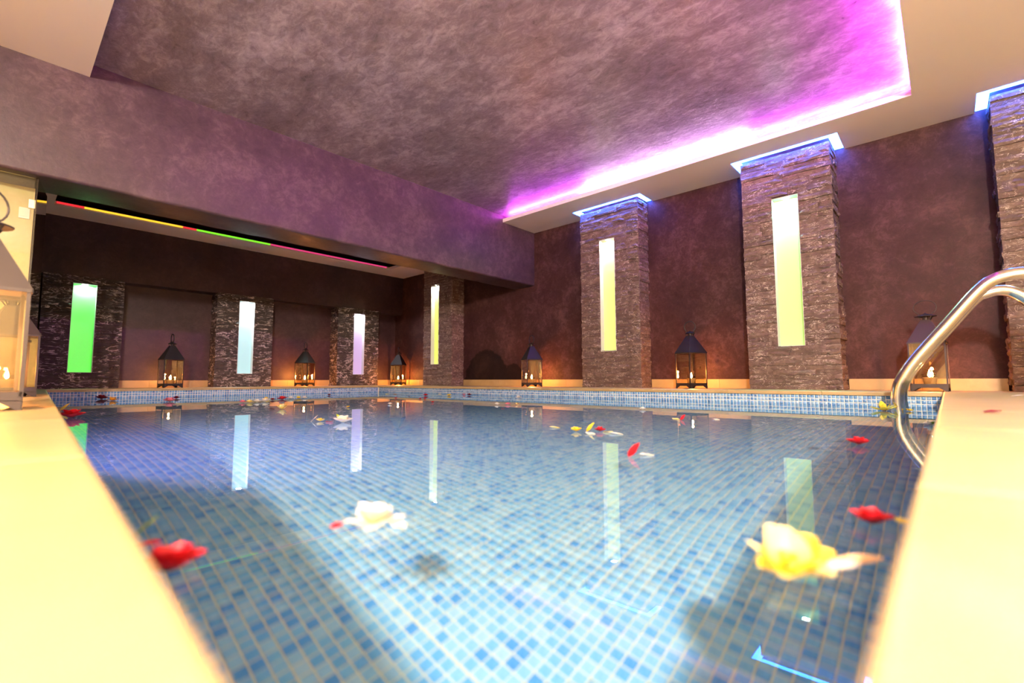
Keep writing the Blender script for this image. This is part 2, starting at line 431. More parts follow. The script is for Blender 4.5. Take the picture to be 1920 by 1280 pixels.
# ------------------------------------------------------------------ walls, beam, ceilings
S = lambda o, l: tag(o, l, kind='structure')
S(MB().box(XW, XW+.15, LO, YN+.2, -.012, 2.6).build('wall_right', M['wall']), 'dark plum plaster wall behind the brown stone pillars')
S(MB().box(.19, XW, YH, YN+.2, ZH, 2.6).box(-.1, XW, YN, YN+.2, -.012, ZH).build('wall_back', M['wall_dark']), 'dark plaster wall with three low niches')
S(MB().box(LO, .13, 4.93, 5.08, -.012, ZB).build('wall_left', M['yellow']), 'cream yellow wall behind the glass at the far left')
S(MB().box(-.12, .17, 5.55, YN+.2, -.012, 2.6).build('wall_side', M['wall_dark']), 'dark return wall beside the green lit pillar')
S(MB().box(LO-.1, LO, LO, 5.1, -.012, 2.6).build('wall_behind', M['yellow']), 'cream wall behind the camera on the left')
S(MB().box(LO, XW, LO-.1, LO, -.012, 2.6).build('wall_front', M['yellow']), 'cream wall behind the camera on the right')
mb = MB(); r = .022
prof = [(YB1, 2.6), (YB1, ZB+r)] + [(YB1+r-r*math.cos(a), ZB+r-r*math.sin(a)) for a in (.4, .8, 1.2)] + [(YB1+r, ZB), (YB2-r, ZB)] + \
       [(YB2-r+r*math.sin(a), ZB+r-r*math.cos(a)) for a in (.4, .8, 1.2)] + [(YB2, ZB+r), (YB2, 2.6)]
n = len(prof); nx = 60
xsn = [LO + (XW-LO)*i/nx for i in range(nx+1)]
rr = random.Random(4)
for x_ in xsn:
    k = rr.uniform(-.004, .004)
    for i, (y, z) in enumerate(prof):
        mb.v.append((x_, y, z + (k if 1 <= i <= n-2 else 0)))
for a in range(nx):
    for i in range(n-1): mb.f.append((a*n+i, a*n+i+1, (a+1)*n+i+1, (a+1)*n+i))
S(mb.build('beam', M['beam'], smooth=True), 'wide plastered beam crossing the room under the ceiling')
S(MB().box(LO, XW, LO, YB1, ZC, 2.6).build('ceiling', M['ceiling']), 'mottled polished plaster ceiling above the pool')
S(MB().box(.1, XW, YB2, YH, ZCF, 2.6).build('ceiling_rear', M['wall_dark']), 'dark lower ceiling beyond the beam')

PC = [  # stone pillars on the right wall: y0, y1, front x, top z
    (6.18, 6.97, 5.23, 2.14), (2.70, 3.545, 5.24, 2.325), (.695, 1.475, 5.16, 2.325), (-1.20, -.37, 5.20, 2.325)]
NG = .075
out = [(XS, LO), (XW, LO)]
for y0, y1, xf, _ in sorted(PC[1:]):
    out += [(XW, y0-NG), (xf-NG, y0-NG), (xf-NG, y1+NG), (XW, y1+NG)]
out += [(XW, YB1), (XS, YB1)]
S(MB().prism(out, ZS, ZST).build('trim_1', M['white']), 'white dropped ceiling edge along the right wall')
S(MB().box(XL, XS-.0005, LO, YS, ZS, ZST).build('trim_2', M['white']), 'white dropped ceiling edge above the near deck')
S(MB().box(LO, XL-.0005, LO, YB1-.001, ZS, ZST).build('trim_3', M['white']), 'white dropped ceiling edge at the upper left corner')
S(MB().prism([(.17, YB2), (.36, YB2), (.36, 7.545), (4.86, 7.545), (4.86, YB2), (XW, YB2), (XW, YH), (.17, YH)], ZF, ZF+.045).build('trim_4', M['white']),
  'white dropped ceiling edge beyond the beam')
# skirting tiles
bb = empty('baseboard_right'); tag(bb, 'cream stone skirting along the plum wall', kind='structure')
def skirt(parent, segs, x=None, y=None):
    for a, b in segs:
        n = max(1, round((b-a)/.42)); s = (b-a)/n
        for i in range(n):
            p, q = a+i*s+G, a+(i+1)*s-G
            m = MB().box(x-.014, x, p, q, 0, .10) if x else MB().box(p, q, y-.014, y, 0, .10)
            m.build('skirting_tile', M['cream'], parent)
skirt(bb, [(-.36, .69), (1.48, 2.69), (3.55, 6.17), (6.98, YN)], x=XW)
bk = empty('baseboard_back'); tag(bk, 'cream stone skirting inside the back niches', kind='structure')
skirt(bk, [(1.12, 2.20), (3.01, 4.12), (4.96, XW-.015)], y=YN)

# ------------------------------------------------------------------ stone pillars with lit niches
def strip_mesh(seed, mat):
    r = random.Random(seed); nu, nv = 6, 2; v = []; f = []
    for i in range(nu+1):
        for j in range(nv+1):
            e = i in (0, nu) or j in (0, nv)
            d = r.uniform(-.25, .35) if not e else r.uniform(-.55, -.05)
            v.append((i/nu, -1-d*.55, j/nv + (r.uniform(-.06, .06) if 0 < i < nu else 0)))
    for i in range(nu):
        for j in range(nv):
            a = i*(nv+1)+j; f.append((a, a+nv+1, a+nv+2, a+1))
    b = len(v); v += [(0, 0, 0), (1, 0, 0), (1, 0, 1), (0, 0, 1)]
    bot = [i*(nv+1) for i in range(nu+1)]; top = [i*(nv+1)+nv for i in range(nu+1)]
    f.append(tuple([b, b+1] + bot[::-1])); f.append(tuple([b+2, b+3] + top))
    f.append(tuple([b+3, b] + list(range(0, nv+1)))); f.append(tuple([b+1, b+2] + [nu*(nv+1)+j for j in reversed(range(nv+1))]))
    return mk('stone_strip', v, f, mat)
STR = {k: [strip_mesh(i*13+5, M[k]) for i in range(10)] for k in ('stone', 'stone_veined')}

def pillar(label, frame, w, h, depth, rowh, mat, light, sides, lampcol, panel, panel_e, top_e, seed, zmin=0.0):
    """frame: world matrix with x along the face, -y out of the face, z up, origin at the foot of the face's left end"""
    r = random.Random(seed); root = empty('stone_pillar'); root.matrix_world = frame
    tag(root, label, 'pillar', 'stone clad pillars with glowing niches')
    T = .022; lx0, lx1, lz0, lz1 = light
    mb = MB()                                            # core leaves the niche open
    ND = .055
    mb.box(T, w-T, T+ND, depth, 0, h); mb.box(T, lx0, T, T+ND, 0, h); mb.box(lx1, w-T, T, T+ND, 0, h)
    mb.box(lx0, lx1, T, T+ND, 0, lz0); mb.box(lx0, lx1, T, T+ND, lz1, h)
    mb.build('core', M[mat], root)
    rows = round(h/rowh); rh = h/rows
    def strip(x, z, L, place):
        o = ob('stone_strip', r.choice(STR[mat]), root)
        sc_ = (L-.0012, T*r.uniform(.65, 1.6), rh-.0010)
        if place == 'f': o.location = (x, T, z); o.scale = sc_
        elif place == 'l': o.location = (T, x+L, z); o.rotation_euler = (0, 0, -math.pi/2); o.scale = sc_
        else: o.location = (w-T, x, z); o.rotation_euler = (0, 0, math.pi/2); o.scale = sc_
    def fill(a, b, z, place, lo, hi):
        x = a
        while b-x > 1e-4:
            L = r.uniform(lo, hi)
            if b-x-L < lo*.7: L = b-x
            strip(x, z, L, place); x += L
    for i in range(rows):
        z = i*rh; zc = z+rh/2
        s = 0 if r.random() < .5 else T*.6
        if lz0 < zc < lz1:
            fill(0, lx0, z, 'f', .13, .30); fill(lx1, w, z, 'f', .13, .30)
        else: fill(0, w, z, 'f', .16, .42)
        for sd in sides: fill(T*.4, depth, z, sd, .12, .28)
    # niche: glowing back panel, white reveal, round lamp at the top
    yb = T+ND-.003
    ob('light_panel', mk('light_panel', [(lx0, yb, lz0), (lx1, yb, lz0), (lx1, yb, lz1), (lx0, yb, lz1)], [(0, 1, 2, 3)], panel_e), root)
    y0, y1 = -.004, yb
    m = MB(); tk = .004
    m.box(lx0, lx0+tk, y0, y1, lz0, lz1).box(lx1-tk, lx1, y0, y1, lz0, lz1).box(lx0, lx1, y0, y1, lz1-tk, lz1).box(lx0, lx1, y0, y1, lz0, lz0+tk)
    rv = m.build('niche_reveal', M['niche_white'], root)
    cx = (lx0+lx1)/2
    MB().lathe([(.032, lz1-tk-.004), (.032, lz1-tk-.001)], 18, cx, .036).build('niche_lamp', top_e, rv)
    l = lamp('niche_light', 'AREA', (0, 0, 0), lampcol[1], lampcol[0], .055); l.parent = root; l.location = (cx, .034, lz1-tk-.010)
    return root

def Fr(o, xdir, out_):
    x = Vector(xdir); y = -Vector(out_); z = Vector((0, 0, 1))
    return Matrix(((x.x, y.x, z.x, o[0]), (x.y, y.y, z.y, o[1]), (x.z, y.z, z.z, o[2]), (0, 0, 0, 1)))
def pan(name, col, strength):
    t = NT(name); x = t.bsdf(Base_Color=(.30, .30, .30, 1), Roughness=.35, Emission_Color=(*col, 1), Emission_Strength=strength); return t.m
lampm = emit('niche_lamp_face', (1, 1, 1), 12)
E_ = {k: pan('panel_'+k, c, s) for k, c, s in (
    ('green', (.02, .95, .03), .90), ('cyan', (.32, .82, .86), .72), ('lavender', (.55, .33, .80), .72), ('yellow', (.78, .92, .04), .85),
    ('lime', (.76, .92, .04), .86), ('mint', (.45, .80, .03), .76))}
# back wall (x along +X, facing -Y); rows of fine veined slate
for (x0, x1, lx, lab, pk, lc, sd) in (
    (.335, 1.112, (.605, .838), 'veined dark stone pillar with the bright green light', 'green', ((.5, 1, .6), 4.5), 11),
    (2.205, 3.005, (2.505, 2.725), 'veined dark stone pillar with the pale cyan light', 'cyan', ((.8, 1, 1), 18), 12),
    (4.120, 4.945, (4.425, 4.645), 'veined dark stone pillar with the lavender light', 'lavender', ((.92, .88, 1), 12), 13)):
    pillar(lab, Fr((x0, 8.0, 0), (1, 0, 0), (0, -1, 0)), x1-x0, 1.418, YN-8.0, .0394, 'stone_veined', (lx[0]-x0, lx[1]-x0, .20, 1.325), 'l' if x0 > 1 else '', lc, pk, E_[pk], lampm, sd)
# right wall (x along -Y, facing -X)
for (k, lab, pk, lc, L0, lz, sd, sides) in (
    (0, 'stone pillar behind the beam with a narrow yellow light', 'yellow', ((1, 1, .7), 13), (6.75, 6.535), (.37, 1.79), 21, 'lr'),
    (1, 'middle stone pillar with a yellow light, blue glow at its top', 'lime', ((1, 1, .75), 13), (3.25, 3.03), (.455, 1.905), 22, 'lr'),
    (2, 'large stone pillar with a light fading from white to lime', 'mint', ((.22, 1, .55), 34), (1.20, .97), (.415, 1.89), 23, 'lr'),
    (3, 'stone pillar cut by the right edge of the picture', 'lime', ((1, 1, .75), 13), (-.68, -.90), (.42, 1.90), 24, 'l')):
    y0, y1, xf, zt = PC[k]
    pillar(lab, Fr((xf, y1, 0), (0, -1, 0), (-1, 0, 0)), y1-y0, zt, XW-xf, .0465, 'stone', (y1-L0[0], y1-L0[1], lz[0], lz[1]), sides, lc, pk, E_[pk], lampm, sd)

# ------------------------------------------------------------------ light strips
def led(name, col, strength): return emit('led_'+name, col, strength)
LED = {'orchid': led('orchid', (.75, .05, .85), 1100), 'magenta': led('magenta', (.66, .06, .90), 400), 'violet': led('violet', (.85, .40, 1.0), 500), 'blue': led('blue', (.022, .12, 1.0), 75), 'red': led('red', (1, .03, .04), 1.1),
       'amber': led('amber', (1, .55, .03), 1.5), 'green': led('green_strip', (.25, 1, .03), 1.1), 'rose': led('rose', (1, .06, .25), .8)}
def strip_thing(name, label, segs):
    root = empty(name); tag(root, label, 'light strip')
    for m, b in segs: MB().box(*b).build('led_segment', LED[m], root)
    return root
zl0, zl1 = ZST, ZST+.012
strip_thing('light_strip', 'magenta and white light strip glowing along the ceiling edge of the right wall',
            [('magenta', (XS+.055, XS+.068, .09, 1.3, zl0, zl1)), ('violet', (XS+.055, XS+.068, 1.3, 3.2, zl0, zl1)), ('magenta', (XS+.055, XS+.068, 3.2, 4.5, zl0, zl1))])
strip_thing('light_strip', 'magenta light strip above the near deck at the ceiling edge',
            [('orchid', (1.6, 4.75, YS-.030, YS-.017, zl0, zl1))])
zr0, zr1 = ZF+.018, ZF+.038
strip_thing('light_strip', 'multicolour light strip in red, amber and green behind the beam',
            [('red', (.38, .62, 7.537, 7.544, zr0, zr1)), ('amber', (.62, 1.62, 7.537, 7.544, zr0, zr1)), ('red', (1.62, 1.78, 7.537, 7.544, zr0, zr1)),
             ('green', (1.78, 2.75, 7.537, 7.544, zr0, zr1)), ('rose', (2.75, 4.80, 7.537, 7.544, zr0, zr1))])
for k, lab in ((1, 'blue light strip above the middle stone pillar'), (2, 'blue light strip above the large stone pillar'), (3, 'blue light strip above the pillar at the right edge')):
    y0, y1, xf, zt = PC[k]; z0, z1 = ZS+.010, ZS+.016; e = NG-.004
    strip_thing('light_strip', lab, [('blue', (xf-e, xf+.002, y0-e, y1+e, z0, z1)), ('blue', (xf+.003, XW-.01, y0-e, y0+.002, z0, z1)), ('blue', (xf+.003, XW-.01, y1-.002, y1+e, z0, z1))])
# added unseen lamp low in the left pool side, for the violet floor glow
pl = empty('added_pool_lamp', (edge_x(2.3)-.02, 2.3, -.42), 0); tag(pl, 'added unseen underwater lamp for the violet glow on the pool floor', 'lamp')
def disc(mb_, r, x0, x1, n=24):
    b = len(mb_.v)
    for xx in (x0, x1):
        for k in range(n): a = 2*math.pi*k/n; mb_.v.append((xx, r*math.cos(a), r*math.sin(a)))
    for k in range(n): l = (k+1) % n; mb_.f.append((b+k, b+l, b+n+l, b+n+k))
    mb_.f.append(tuple(b+n+k for k in range(n))); return mb_
disc(MB(), .085, 0, .012).build('rim', M['steel'], pl); disc(MB(), .065, .012, .016).build('lens', emit('added_pool_lens', (.7, .45, 1), 4), pl)
l = lamp('added_pool_light', 'SPOT', (edge_x(2.3)+.02, 2.3, -.40), 150, (.66, .44, 1.0), .06, rot=(math.radians(86), 0, math.radians(-70)), spot=(math.radians(172), 1.0))

# ------------------------------------------------------------------ lanterns and candles
def lantern_meshes(mat, cache={}):
    if mat in cache: return cache[mat]
    m = M[mat]; s = .112; d = {}; big_cap = mat != 'iron'; cr = .072 if big_cap else .052; hr = .0034 if big_cap else .0062; hw = .072 if big_cap else .060
    feet = []
    b = MB()
    b.box(-s, s, -s, s, .030, .042)
    for a, c in ((1, 0), (-1, 0), (0, 1), (0, -1)):       # rim of the tray
        if a: b.box(a*s-.003, a*s+.003, -s, s, .028, .058)
        else: b.box(-s, s, c*s-.003, c*s+.003, .028, .058)
    d['tray'] = b.mesh('tray', m)
    f = MB()                                              # one corner foot: two tapering aprons
    t_ = .004; L = .062
    f.add([(0, 0, 0), (.014, 0, 0), (L, 0, .032), (0, 0, .032), (0, t_, 0), (.014, t_, 0), (L, t_, .032), (0, t_, .032)], [(0, 1, 2, 3), (7, 6, 5, 4), (0, 4, 5, 1), (1, 5, 6, 2), (2, 6, 7, 3), (3, 7, 4, 0)])
    f.add([(0, 0, 0), (0, .014, 0), (0, L, .032), (0, 0, .032), (t_, 0, 0), (t_, .014, 0), (t_, L, .032), (t_, 0, .032)], [(3, 2, 1, 0), (4, 5, 6, 7), (0, 1, 5, 4), (1, 2, 6, 5), (2, 3, 7, 6), (3, 0, 4, 7)])
    d['foot'] = f.mesh('foot', m)
    d['post'] = MB().box(-.005, .005, -.005, .005, .042, .395).mesh('post', m)
    d['pane'] = MB().box(-s+.006, s-.006, -.001, .001, .060, .388).mesh('glass_pane', M['pane'])
    r_ = MB(); z0, z1 = .388, .575; a, c = s+.008, .030
    r_.add([(-a, -a, z0), (a, -a, z0), (a, a, z0), (-a, a, z0), (-c, -c, z1), (c, -c, z1), (c, c, z1), (-c, c, z1)], [(0, 1, 5, 4), (1, 2, 6, 5), (2, 3, 7, 6), (3, 0, 4, 7), (4, 5, 6, 7)])
    q = a-.006
    r_.add([(-q, -q, z0+.003), (q, -q, z0+.003), (q, q, z0+.003), (-q, q, z0+.003), (-c+.004, -c+.004, z1-.004), (c-.004, -c+.004, z1-.004), (c-.004, c-.004, z1-.004), (-c+.004, c-.004, z1-.004)],
           [(4, 5, 1, 0), (5, 6, 2, 1), (6, 7, 3, 2), (7, 4, 0, 3), (7, 6, 5, 4)])
    for i in range(4):                                    # rim at the roof's foot
        e = [(-a, a, -a, -a+.006), (-a, a, a-.006, a), (-a, -a+.006, -a, a), (a-.006, a, -a, a)][i]
        r_.box(e[0], e[1], e[2], e[3], z0-.008, z0+.002)
    d['roof'] = r_.mesh('roof', m)
    n_ = MB()
    for k in range(4):
        th = math.pi/4 + k*math.pi/2
        n_.tube([(math.cos(th)*.030, math.sin(th)*.030, .565), (math.cos(th)*cr*.85, math.sin(th)*cr*.85, .606)], .004, 5)
    n_.lathe([(.020, .57), (.020, .604)], 10)
    n_.lathe([(cr-.002, .602), (cr, .606), (cr*.55, .618), (.012, .626), (.004, .636)], 20)
    d['cap'] = n_.mesh('cap', m)
    pts = [(.040, 0, .612), (.042, 0, .628)] + [(hw*math.sin(th), 0, .676 - .060*math.cos(th)) for th in [math.radians(50 + i*260/16) for i in range(17)]] + [(-.042, 0, .628), (-.040, 0, .612)]
    d['hoop'] = MB().tube(pts, hr, 6).mesh('handle', m, True)
    d['latch'] = MB().box(s+.004, s+.010, -.006, .006, .215, .24).tube([(s+.010, 0, .228), (s+.02, 0, .228)], .004, 6).mesh('latch', m)
    cache[mat] = d; return d

def lantern(label, loc, rz, mat='iron', scale=1.0, handle=0.0):
    d = lantern_meshes(mat); s = .112
    root = empty('lantern', loc, rz); root.scale = (scale,)*3; tag(root, label, 'lantern', 'metal and glass candle lanterns')
    ob('tray', d['tray'], root)
    for k, (a, b) in enumerate(((-1, -1), (1, -1), (1, 1), (-1, 1))):
        ob('foot', d['foot'], root, (a*(s+.003), b*(s+.003), 0), (0, 0, k*math.pi/2))
        ob('post', d['post'], root, (a*(s-.002), b*(s-.002), 0))
    for k in range(4):
        th = k*math.pi/2; pn = ob('glass_pane', d['pane'], root, (math.sin(th)*(s-.001), -math.cos(th)*(s-.001), 0), (0, 0, th))
        if k == 1: ob('latch', d['latch'], pn, (0, .111, 0), (0, 0, -math.pi/2))
    ob('roof', d['roof'], root); ob('cap', d['cap'], root)
    ob('handle', d['hoop'], root, rot=(0, 0, handle))
    return root

CM = {}
def candle(label, loc, energy, scale=1.0):
    if not CM:
        CM['cup'] = MB().lathe([(.030, 0), (.036, .002), (.050, .088), (.047, .088), (.034, .008), (.002, .007)], 24).mesh('glass_cup', M['cup'], True)
        CM['wax'] = MB().lathe([(.033, .009), (.0425, .060), (.041, .062), (.012, .059), (.002, .058)], 24).mesh('wax', M['wax'], True)
        CM['wick'] = MB().tube([(0, 0, .055), (.001, 0, .070)], .0014, 5).mesh('wick', M['wick'])
        CM['flame'] = MB().lathe([(.0015, .064), (.0075, .070), (.0105, .079), (.0085, .092), (.0045, .106), (.0008, .120)], 12).mesh('flame', M['flame'], True)
    root = empty('candle', loc); root.scale = (scale,)*3; tag(root, label, 'candle', 'lit candles in glass cups')
    for k, n_ in (('cup', 'glass_cup'), ('flame', 'flame')): ob(n_, CM[k], root)
    wx = ob('wax', CM['wax'], root); ob('wick', CM['wick'], wx)
    l = lamp('candle_light', 'POINT', (0, 0, .130), energy*.5, (1.0, .31, .05), .012); l.parent = root
    return root

LN = [  # label, x, y, yaw deg, metal, candle energy, handle yaw
    ('dark lantern in the niche beside the green lit pillar', 1.640, 7.86, 6, 'iron', 22.0, 88),
    ('dark lantern in the niche between the cyan and lavender lit pillars', 3.520, 7.93, 35, 'iron', 55.0, 10),
    ('dark lantern in the far corner niche of the room', 5.27, 7.80, 33, 'iron', 55.0, 10),
    ('dark lantern on the ledge between the beam and the middle pillar', 5.22, 4.40, 62, 'iron', 49.5, 12),
    ('dark lantern on the ledge between the middle and the large pillar', 5.17, 2.07, -28, 'iron', 49.5, -60),
    ('brownish lantern on the ledge behind the steel handrail', 5.10, .105, -3, 'iron_brown', 35.2, 88),
    ('large out of focus lantern on the deck at the left edge', -.055, 2.46, 2, 'iron_grey', 44.0, 40),
    ('smaller lantern half hidden behind the large left one', .055, 4.34, 10, 'iron_brown', 27.5, 20)]
for lab, x_, y_, rz, mat, e, hd in LN:
    sc_ = 1.07 if lab.startswith('large') else 1.0
    lantern(lab, (x_, y_, 0), math.radians(rz), mat, sc_, math.radians(hd))
    cl = 'lit candle in a glass cup inside the ' + lab.split(' on the deck')[0].replace('dark ', '').replace('brownish ', 'brownish ')
    candle(' '.join(cl.split()[:16]), (x_, y_, .0430*sc_+.0002), e, 1.08)

# ------------------------------------------------------------------ steel ladder
lad = empty('pool_ladder', (4.2, 0, 0)); tag(lad, 'polished steel pool ladder handrails curving over the right deck', 'ladder')
R_ = .037
def rail(x_, top):
    P = [(.20, -.72), (.235, -.30), (.252, -.13), (.257, -.02), (.232, .085), (.145, .235), (-.03, .463), (-.165, .640)] + top
    return smooth_path([(x_-4.2, y, z) for y, z in P], 7)
MB().tube(rail(4.15, [(-.235, .706), (-.315, .733), (-.40, .728), (-.50, .680), (-.56, .58), (-.575, .40), (-.575, .0)]), R_, 18).build('rail', M['steel'], lad, True)
MB().tube(rail(4.52, [(-.225, .676), (-.29, .690), (-.355, .667), (-.42, .60), (-.455, .48), (-.46, .30), (-.46, .0)]), R_, 18).build('rail', M['steel'], lad, True)
for z, y in ((-.36, .228), (-.62, .21)): MB().box(-.05, .32, y-.03, y+.05, z-.012, z+.012).build('tread', M['steel'], lad)
for x_, y in ((-.05, -.575), (.32, -.46)): MB().lathe([(.075, 0), (.075, .010), (.045, .022), (R_, .024)], 22, x_, y).build('flange', M['steel'], lad, True)

# ------------------------------------------------------------------ glass partition and switch at the far left
gp = empty('glass_partition', (0, 4.66, 0)); tag(gp, 'frameless glass panels below the beam at the far left', 'partition')
gpp = MB().box(-1.6, .118, -.006, .006, .0, ZB-.005).build('glass_panel', M['glass'], gp)
MB().add([(.122, -.03, 0), (.134, -.034, 0), (.200, .40, 0), (.188, .404, 0), (.122, -.03, ZB-.005), (.134, -.034, ZB-.005), (.200, .40, ZB-.005), (.188, .404, ZB-.005)],
         [(0, 3, 2, 1), (4, 5, 6, 7), (0, 1, 5, 4), (1, 2, 6, 5), (2, 3, 7, 6), (3, 0, 4, 7)]).build('glass_leaf', M['glass'], gp)
MB().box(.095, .128, -.016, .016, 1.30, 1.36).build('clamp', M['steel'], gpp)
sw = MB().box(-.028, .028, -.014, 0, -.040, .040).box(-.017, .017, -.019, -.014, -.026, .026).build('wall_switch', M['plastic']); sw.location = (.082, 4.93, 1.325)
tag(sw, 'small white switch box on the cream yellow wall', 'switch')

# ------------------------------------------------------------------ flowers and petals
PM = {}
def petal_mesh(kind, col):
    if (kind, col) in PM: return PM[(kind, col)]
    L, Wd, cup, curl, p = {'round': (1, .52, .45, .10, .62), 'long': (1, .24, .25, .16, .8), 'flat': (1, .34, .12, .04, .75), 'inner': (.8, .46, .9, -.18, .6)}[kind]
    nu, nv = 6, 4; v = []; f = []
    for i in range(nu+1):
        u = i/nu; wd = Wd*max(.05, math.sin(math.pi*min(.985, u**p*.93+.03)))**.75
        for j in range(nv+1):
            s = (j/nv-.5)*2
            v.append((u*L, s*wd, cup*wd*s*s + curl*u*u + .025*math.sin(7*u+3*s)))
    for i in range(nu):
        for j in range(nv): a = i*(nv+1)+j; f.append((a, a+nv+1, a+nv+2, a+1))
    PM[(kind, col)] = mk('petal', v, f, PET[col], True); return PM[(kind, col)]

def put(mesh_, name, root, az, tilt, s, off=.0, z=0, roll=0):
    o = ob(name, mesh_, root); m = Matrix.Rotation(az, 4, 'Z') @ Matrix.Translation((off, 0, z)) @ Matrix.Rotation(-tilt, 4, 'Y') @ Matrix.Rotation(roll, 4, 'X') @ Matrix.Scale(s, 4)
    o.matrix_local = m; return o

def flower(kind, col, u, v, wpx, label, z=ZW, col2=None, leaf=0, rot=0, cat=None):
    """a flower wpx photo-pixels wide that floats with its foot at the pixel's place on the water"""
    p = at(u, v, z=z); dist = (p-Vector((0, 0, EYE))).dot(FW); W_ = wpx*dist/FPX; r = random.Random(int(u*7+v))
    if kind == 'petal':
        o = ob('petal', petal_mesh('flat', col)); az = rot if rot else r.uniform(0, 6.28)
        o.scale = (W_,)*3; o.rotation_euler = (r.uniform(-.05, .05), -.04, az); o.location = p + Vector((0, 0, .0012 if z < -.01 else .003)) - Vector((math.cos(az), math.sin(az), 0))*W_*.5
        return tag(o, label, 'petal', 'petals floating on the pool')
    if kind == 'standing':
        o = ob('petal', petal_mesh('flat', col)); o.scale = (W_,)*3; o.rotation_euler = (0, -.75, rot); o.location = p - Vector((math.cos(rot), math.sin(rot), 0))*W_*.4
        return tag(o, label, 'petal', 'petals floating on the pool')
    nm = {'rose': 'rose', 'small': 'rose', 'blossom': 'blossom', 'star': 'blossom'}[kind]
    root = empty(nm, p, rot or r.uniform(0, 6.28)); tag(root, label, cat or 'flower', 'flowers floating on the pool')
    q = W_*.5
    if kind == 'rose':
        for ring, (n, ti, s, off, knd) in enumerate(((6, .30, .95, .10, 'round'), (5, .75, .85, .05, 'round'), (5, 1.10, .75, .02, 'inner'), (3, 1.30, .62, .01, 'inner'))):
            for i in range(n): put(petal_mesh(knd, col), 'petal', root, i*6.283/n + ring*.6 + r.uniform(-.15, .15), ti + r.uniform(-.1, .12), q*s, q*off, .002+q*.03*ring)
    elif kind == 'small':
        for ring, (n, ti, s) in enumerate(((5, .25, .95), (4, .85, .75))):
            for i in range(n): put(petal_mesh('round', col if ring == 0 or not col2 else col2), 'petal', root, i*6.283/n + ring*.6, ti + r.uniform(-.1, .15), q*s, 0, .002)
    elif kind == 'blossom':
        for ring, (n, ti, s) in enumerate(((5, .10, 1.0), (4, .55, .8))):
            for i in range(n): put(petal_mesh('round' if ring else 'flat', col), 'petal', root, i*6.283/n + ring*.5 + r.uniform(-.2, .2), ti + r.uniform(-.08, .2), q*s, 0, .003)
        put(petal_mesh('inner', col2 or 'orange'), 'petal', root, .3, 1.2, q*.45, 0, .004)
    else:
        for i in range(6): put(petal_mesh('long', col if i % 3 else (col2 or col)), 'petal', root, i*6.283/6 + r.uniform(-.2, .2), .2 + r.uniform(-.15, .5), q, 0, .003)
        for i in range(4): put(petal_mesh('long', col), 'petal', root, i*1.57+.4, .75, q*.7, 0, .003)
    for i in range(leaf): put(petal_mesh('long', 'green'), 'leaf', root, 2.4 + i*.9, .35+.25*i, q*1.1, q*.3, .004)
    return root

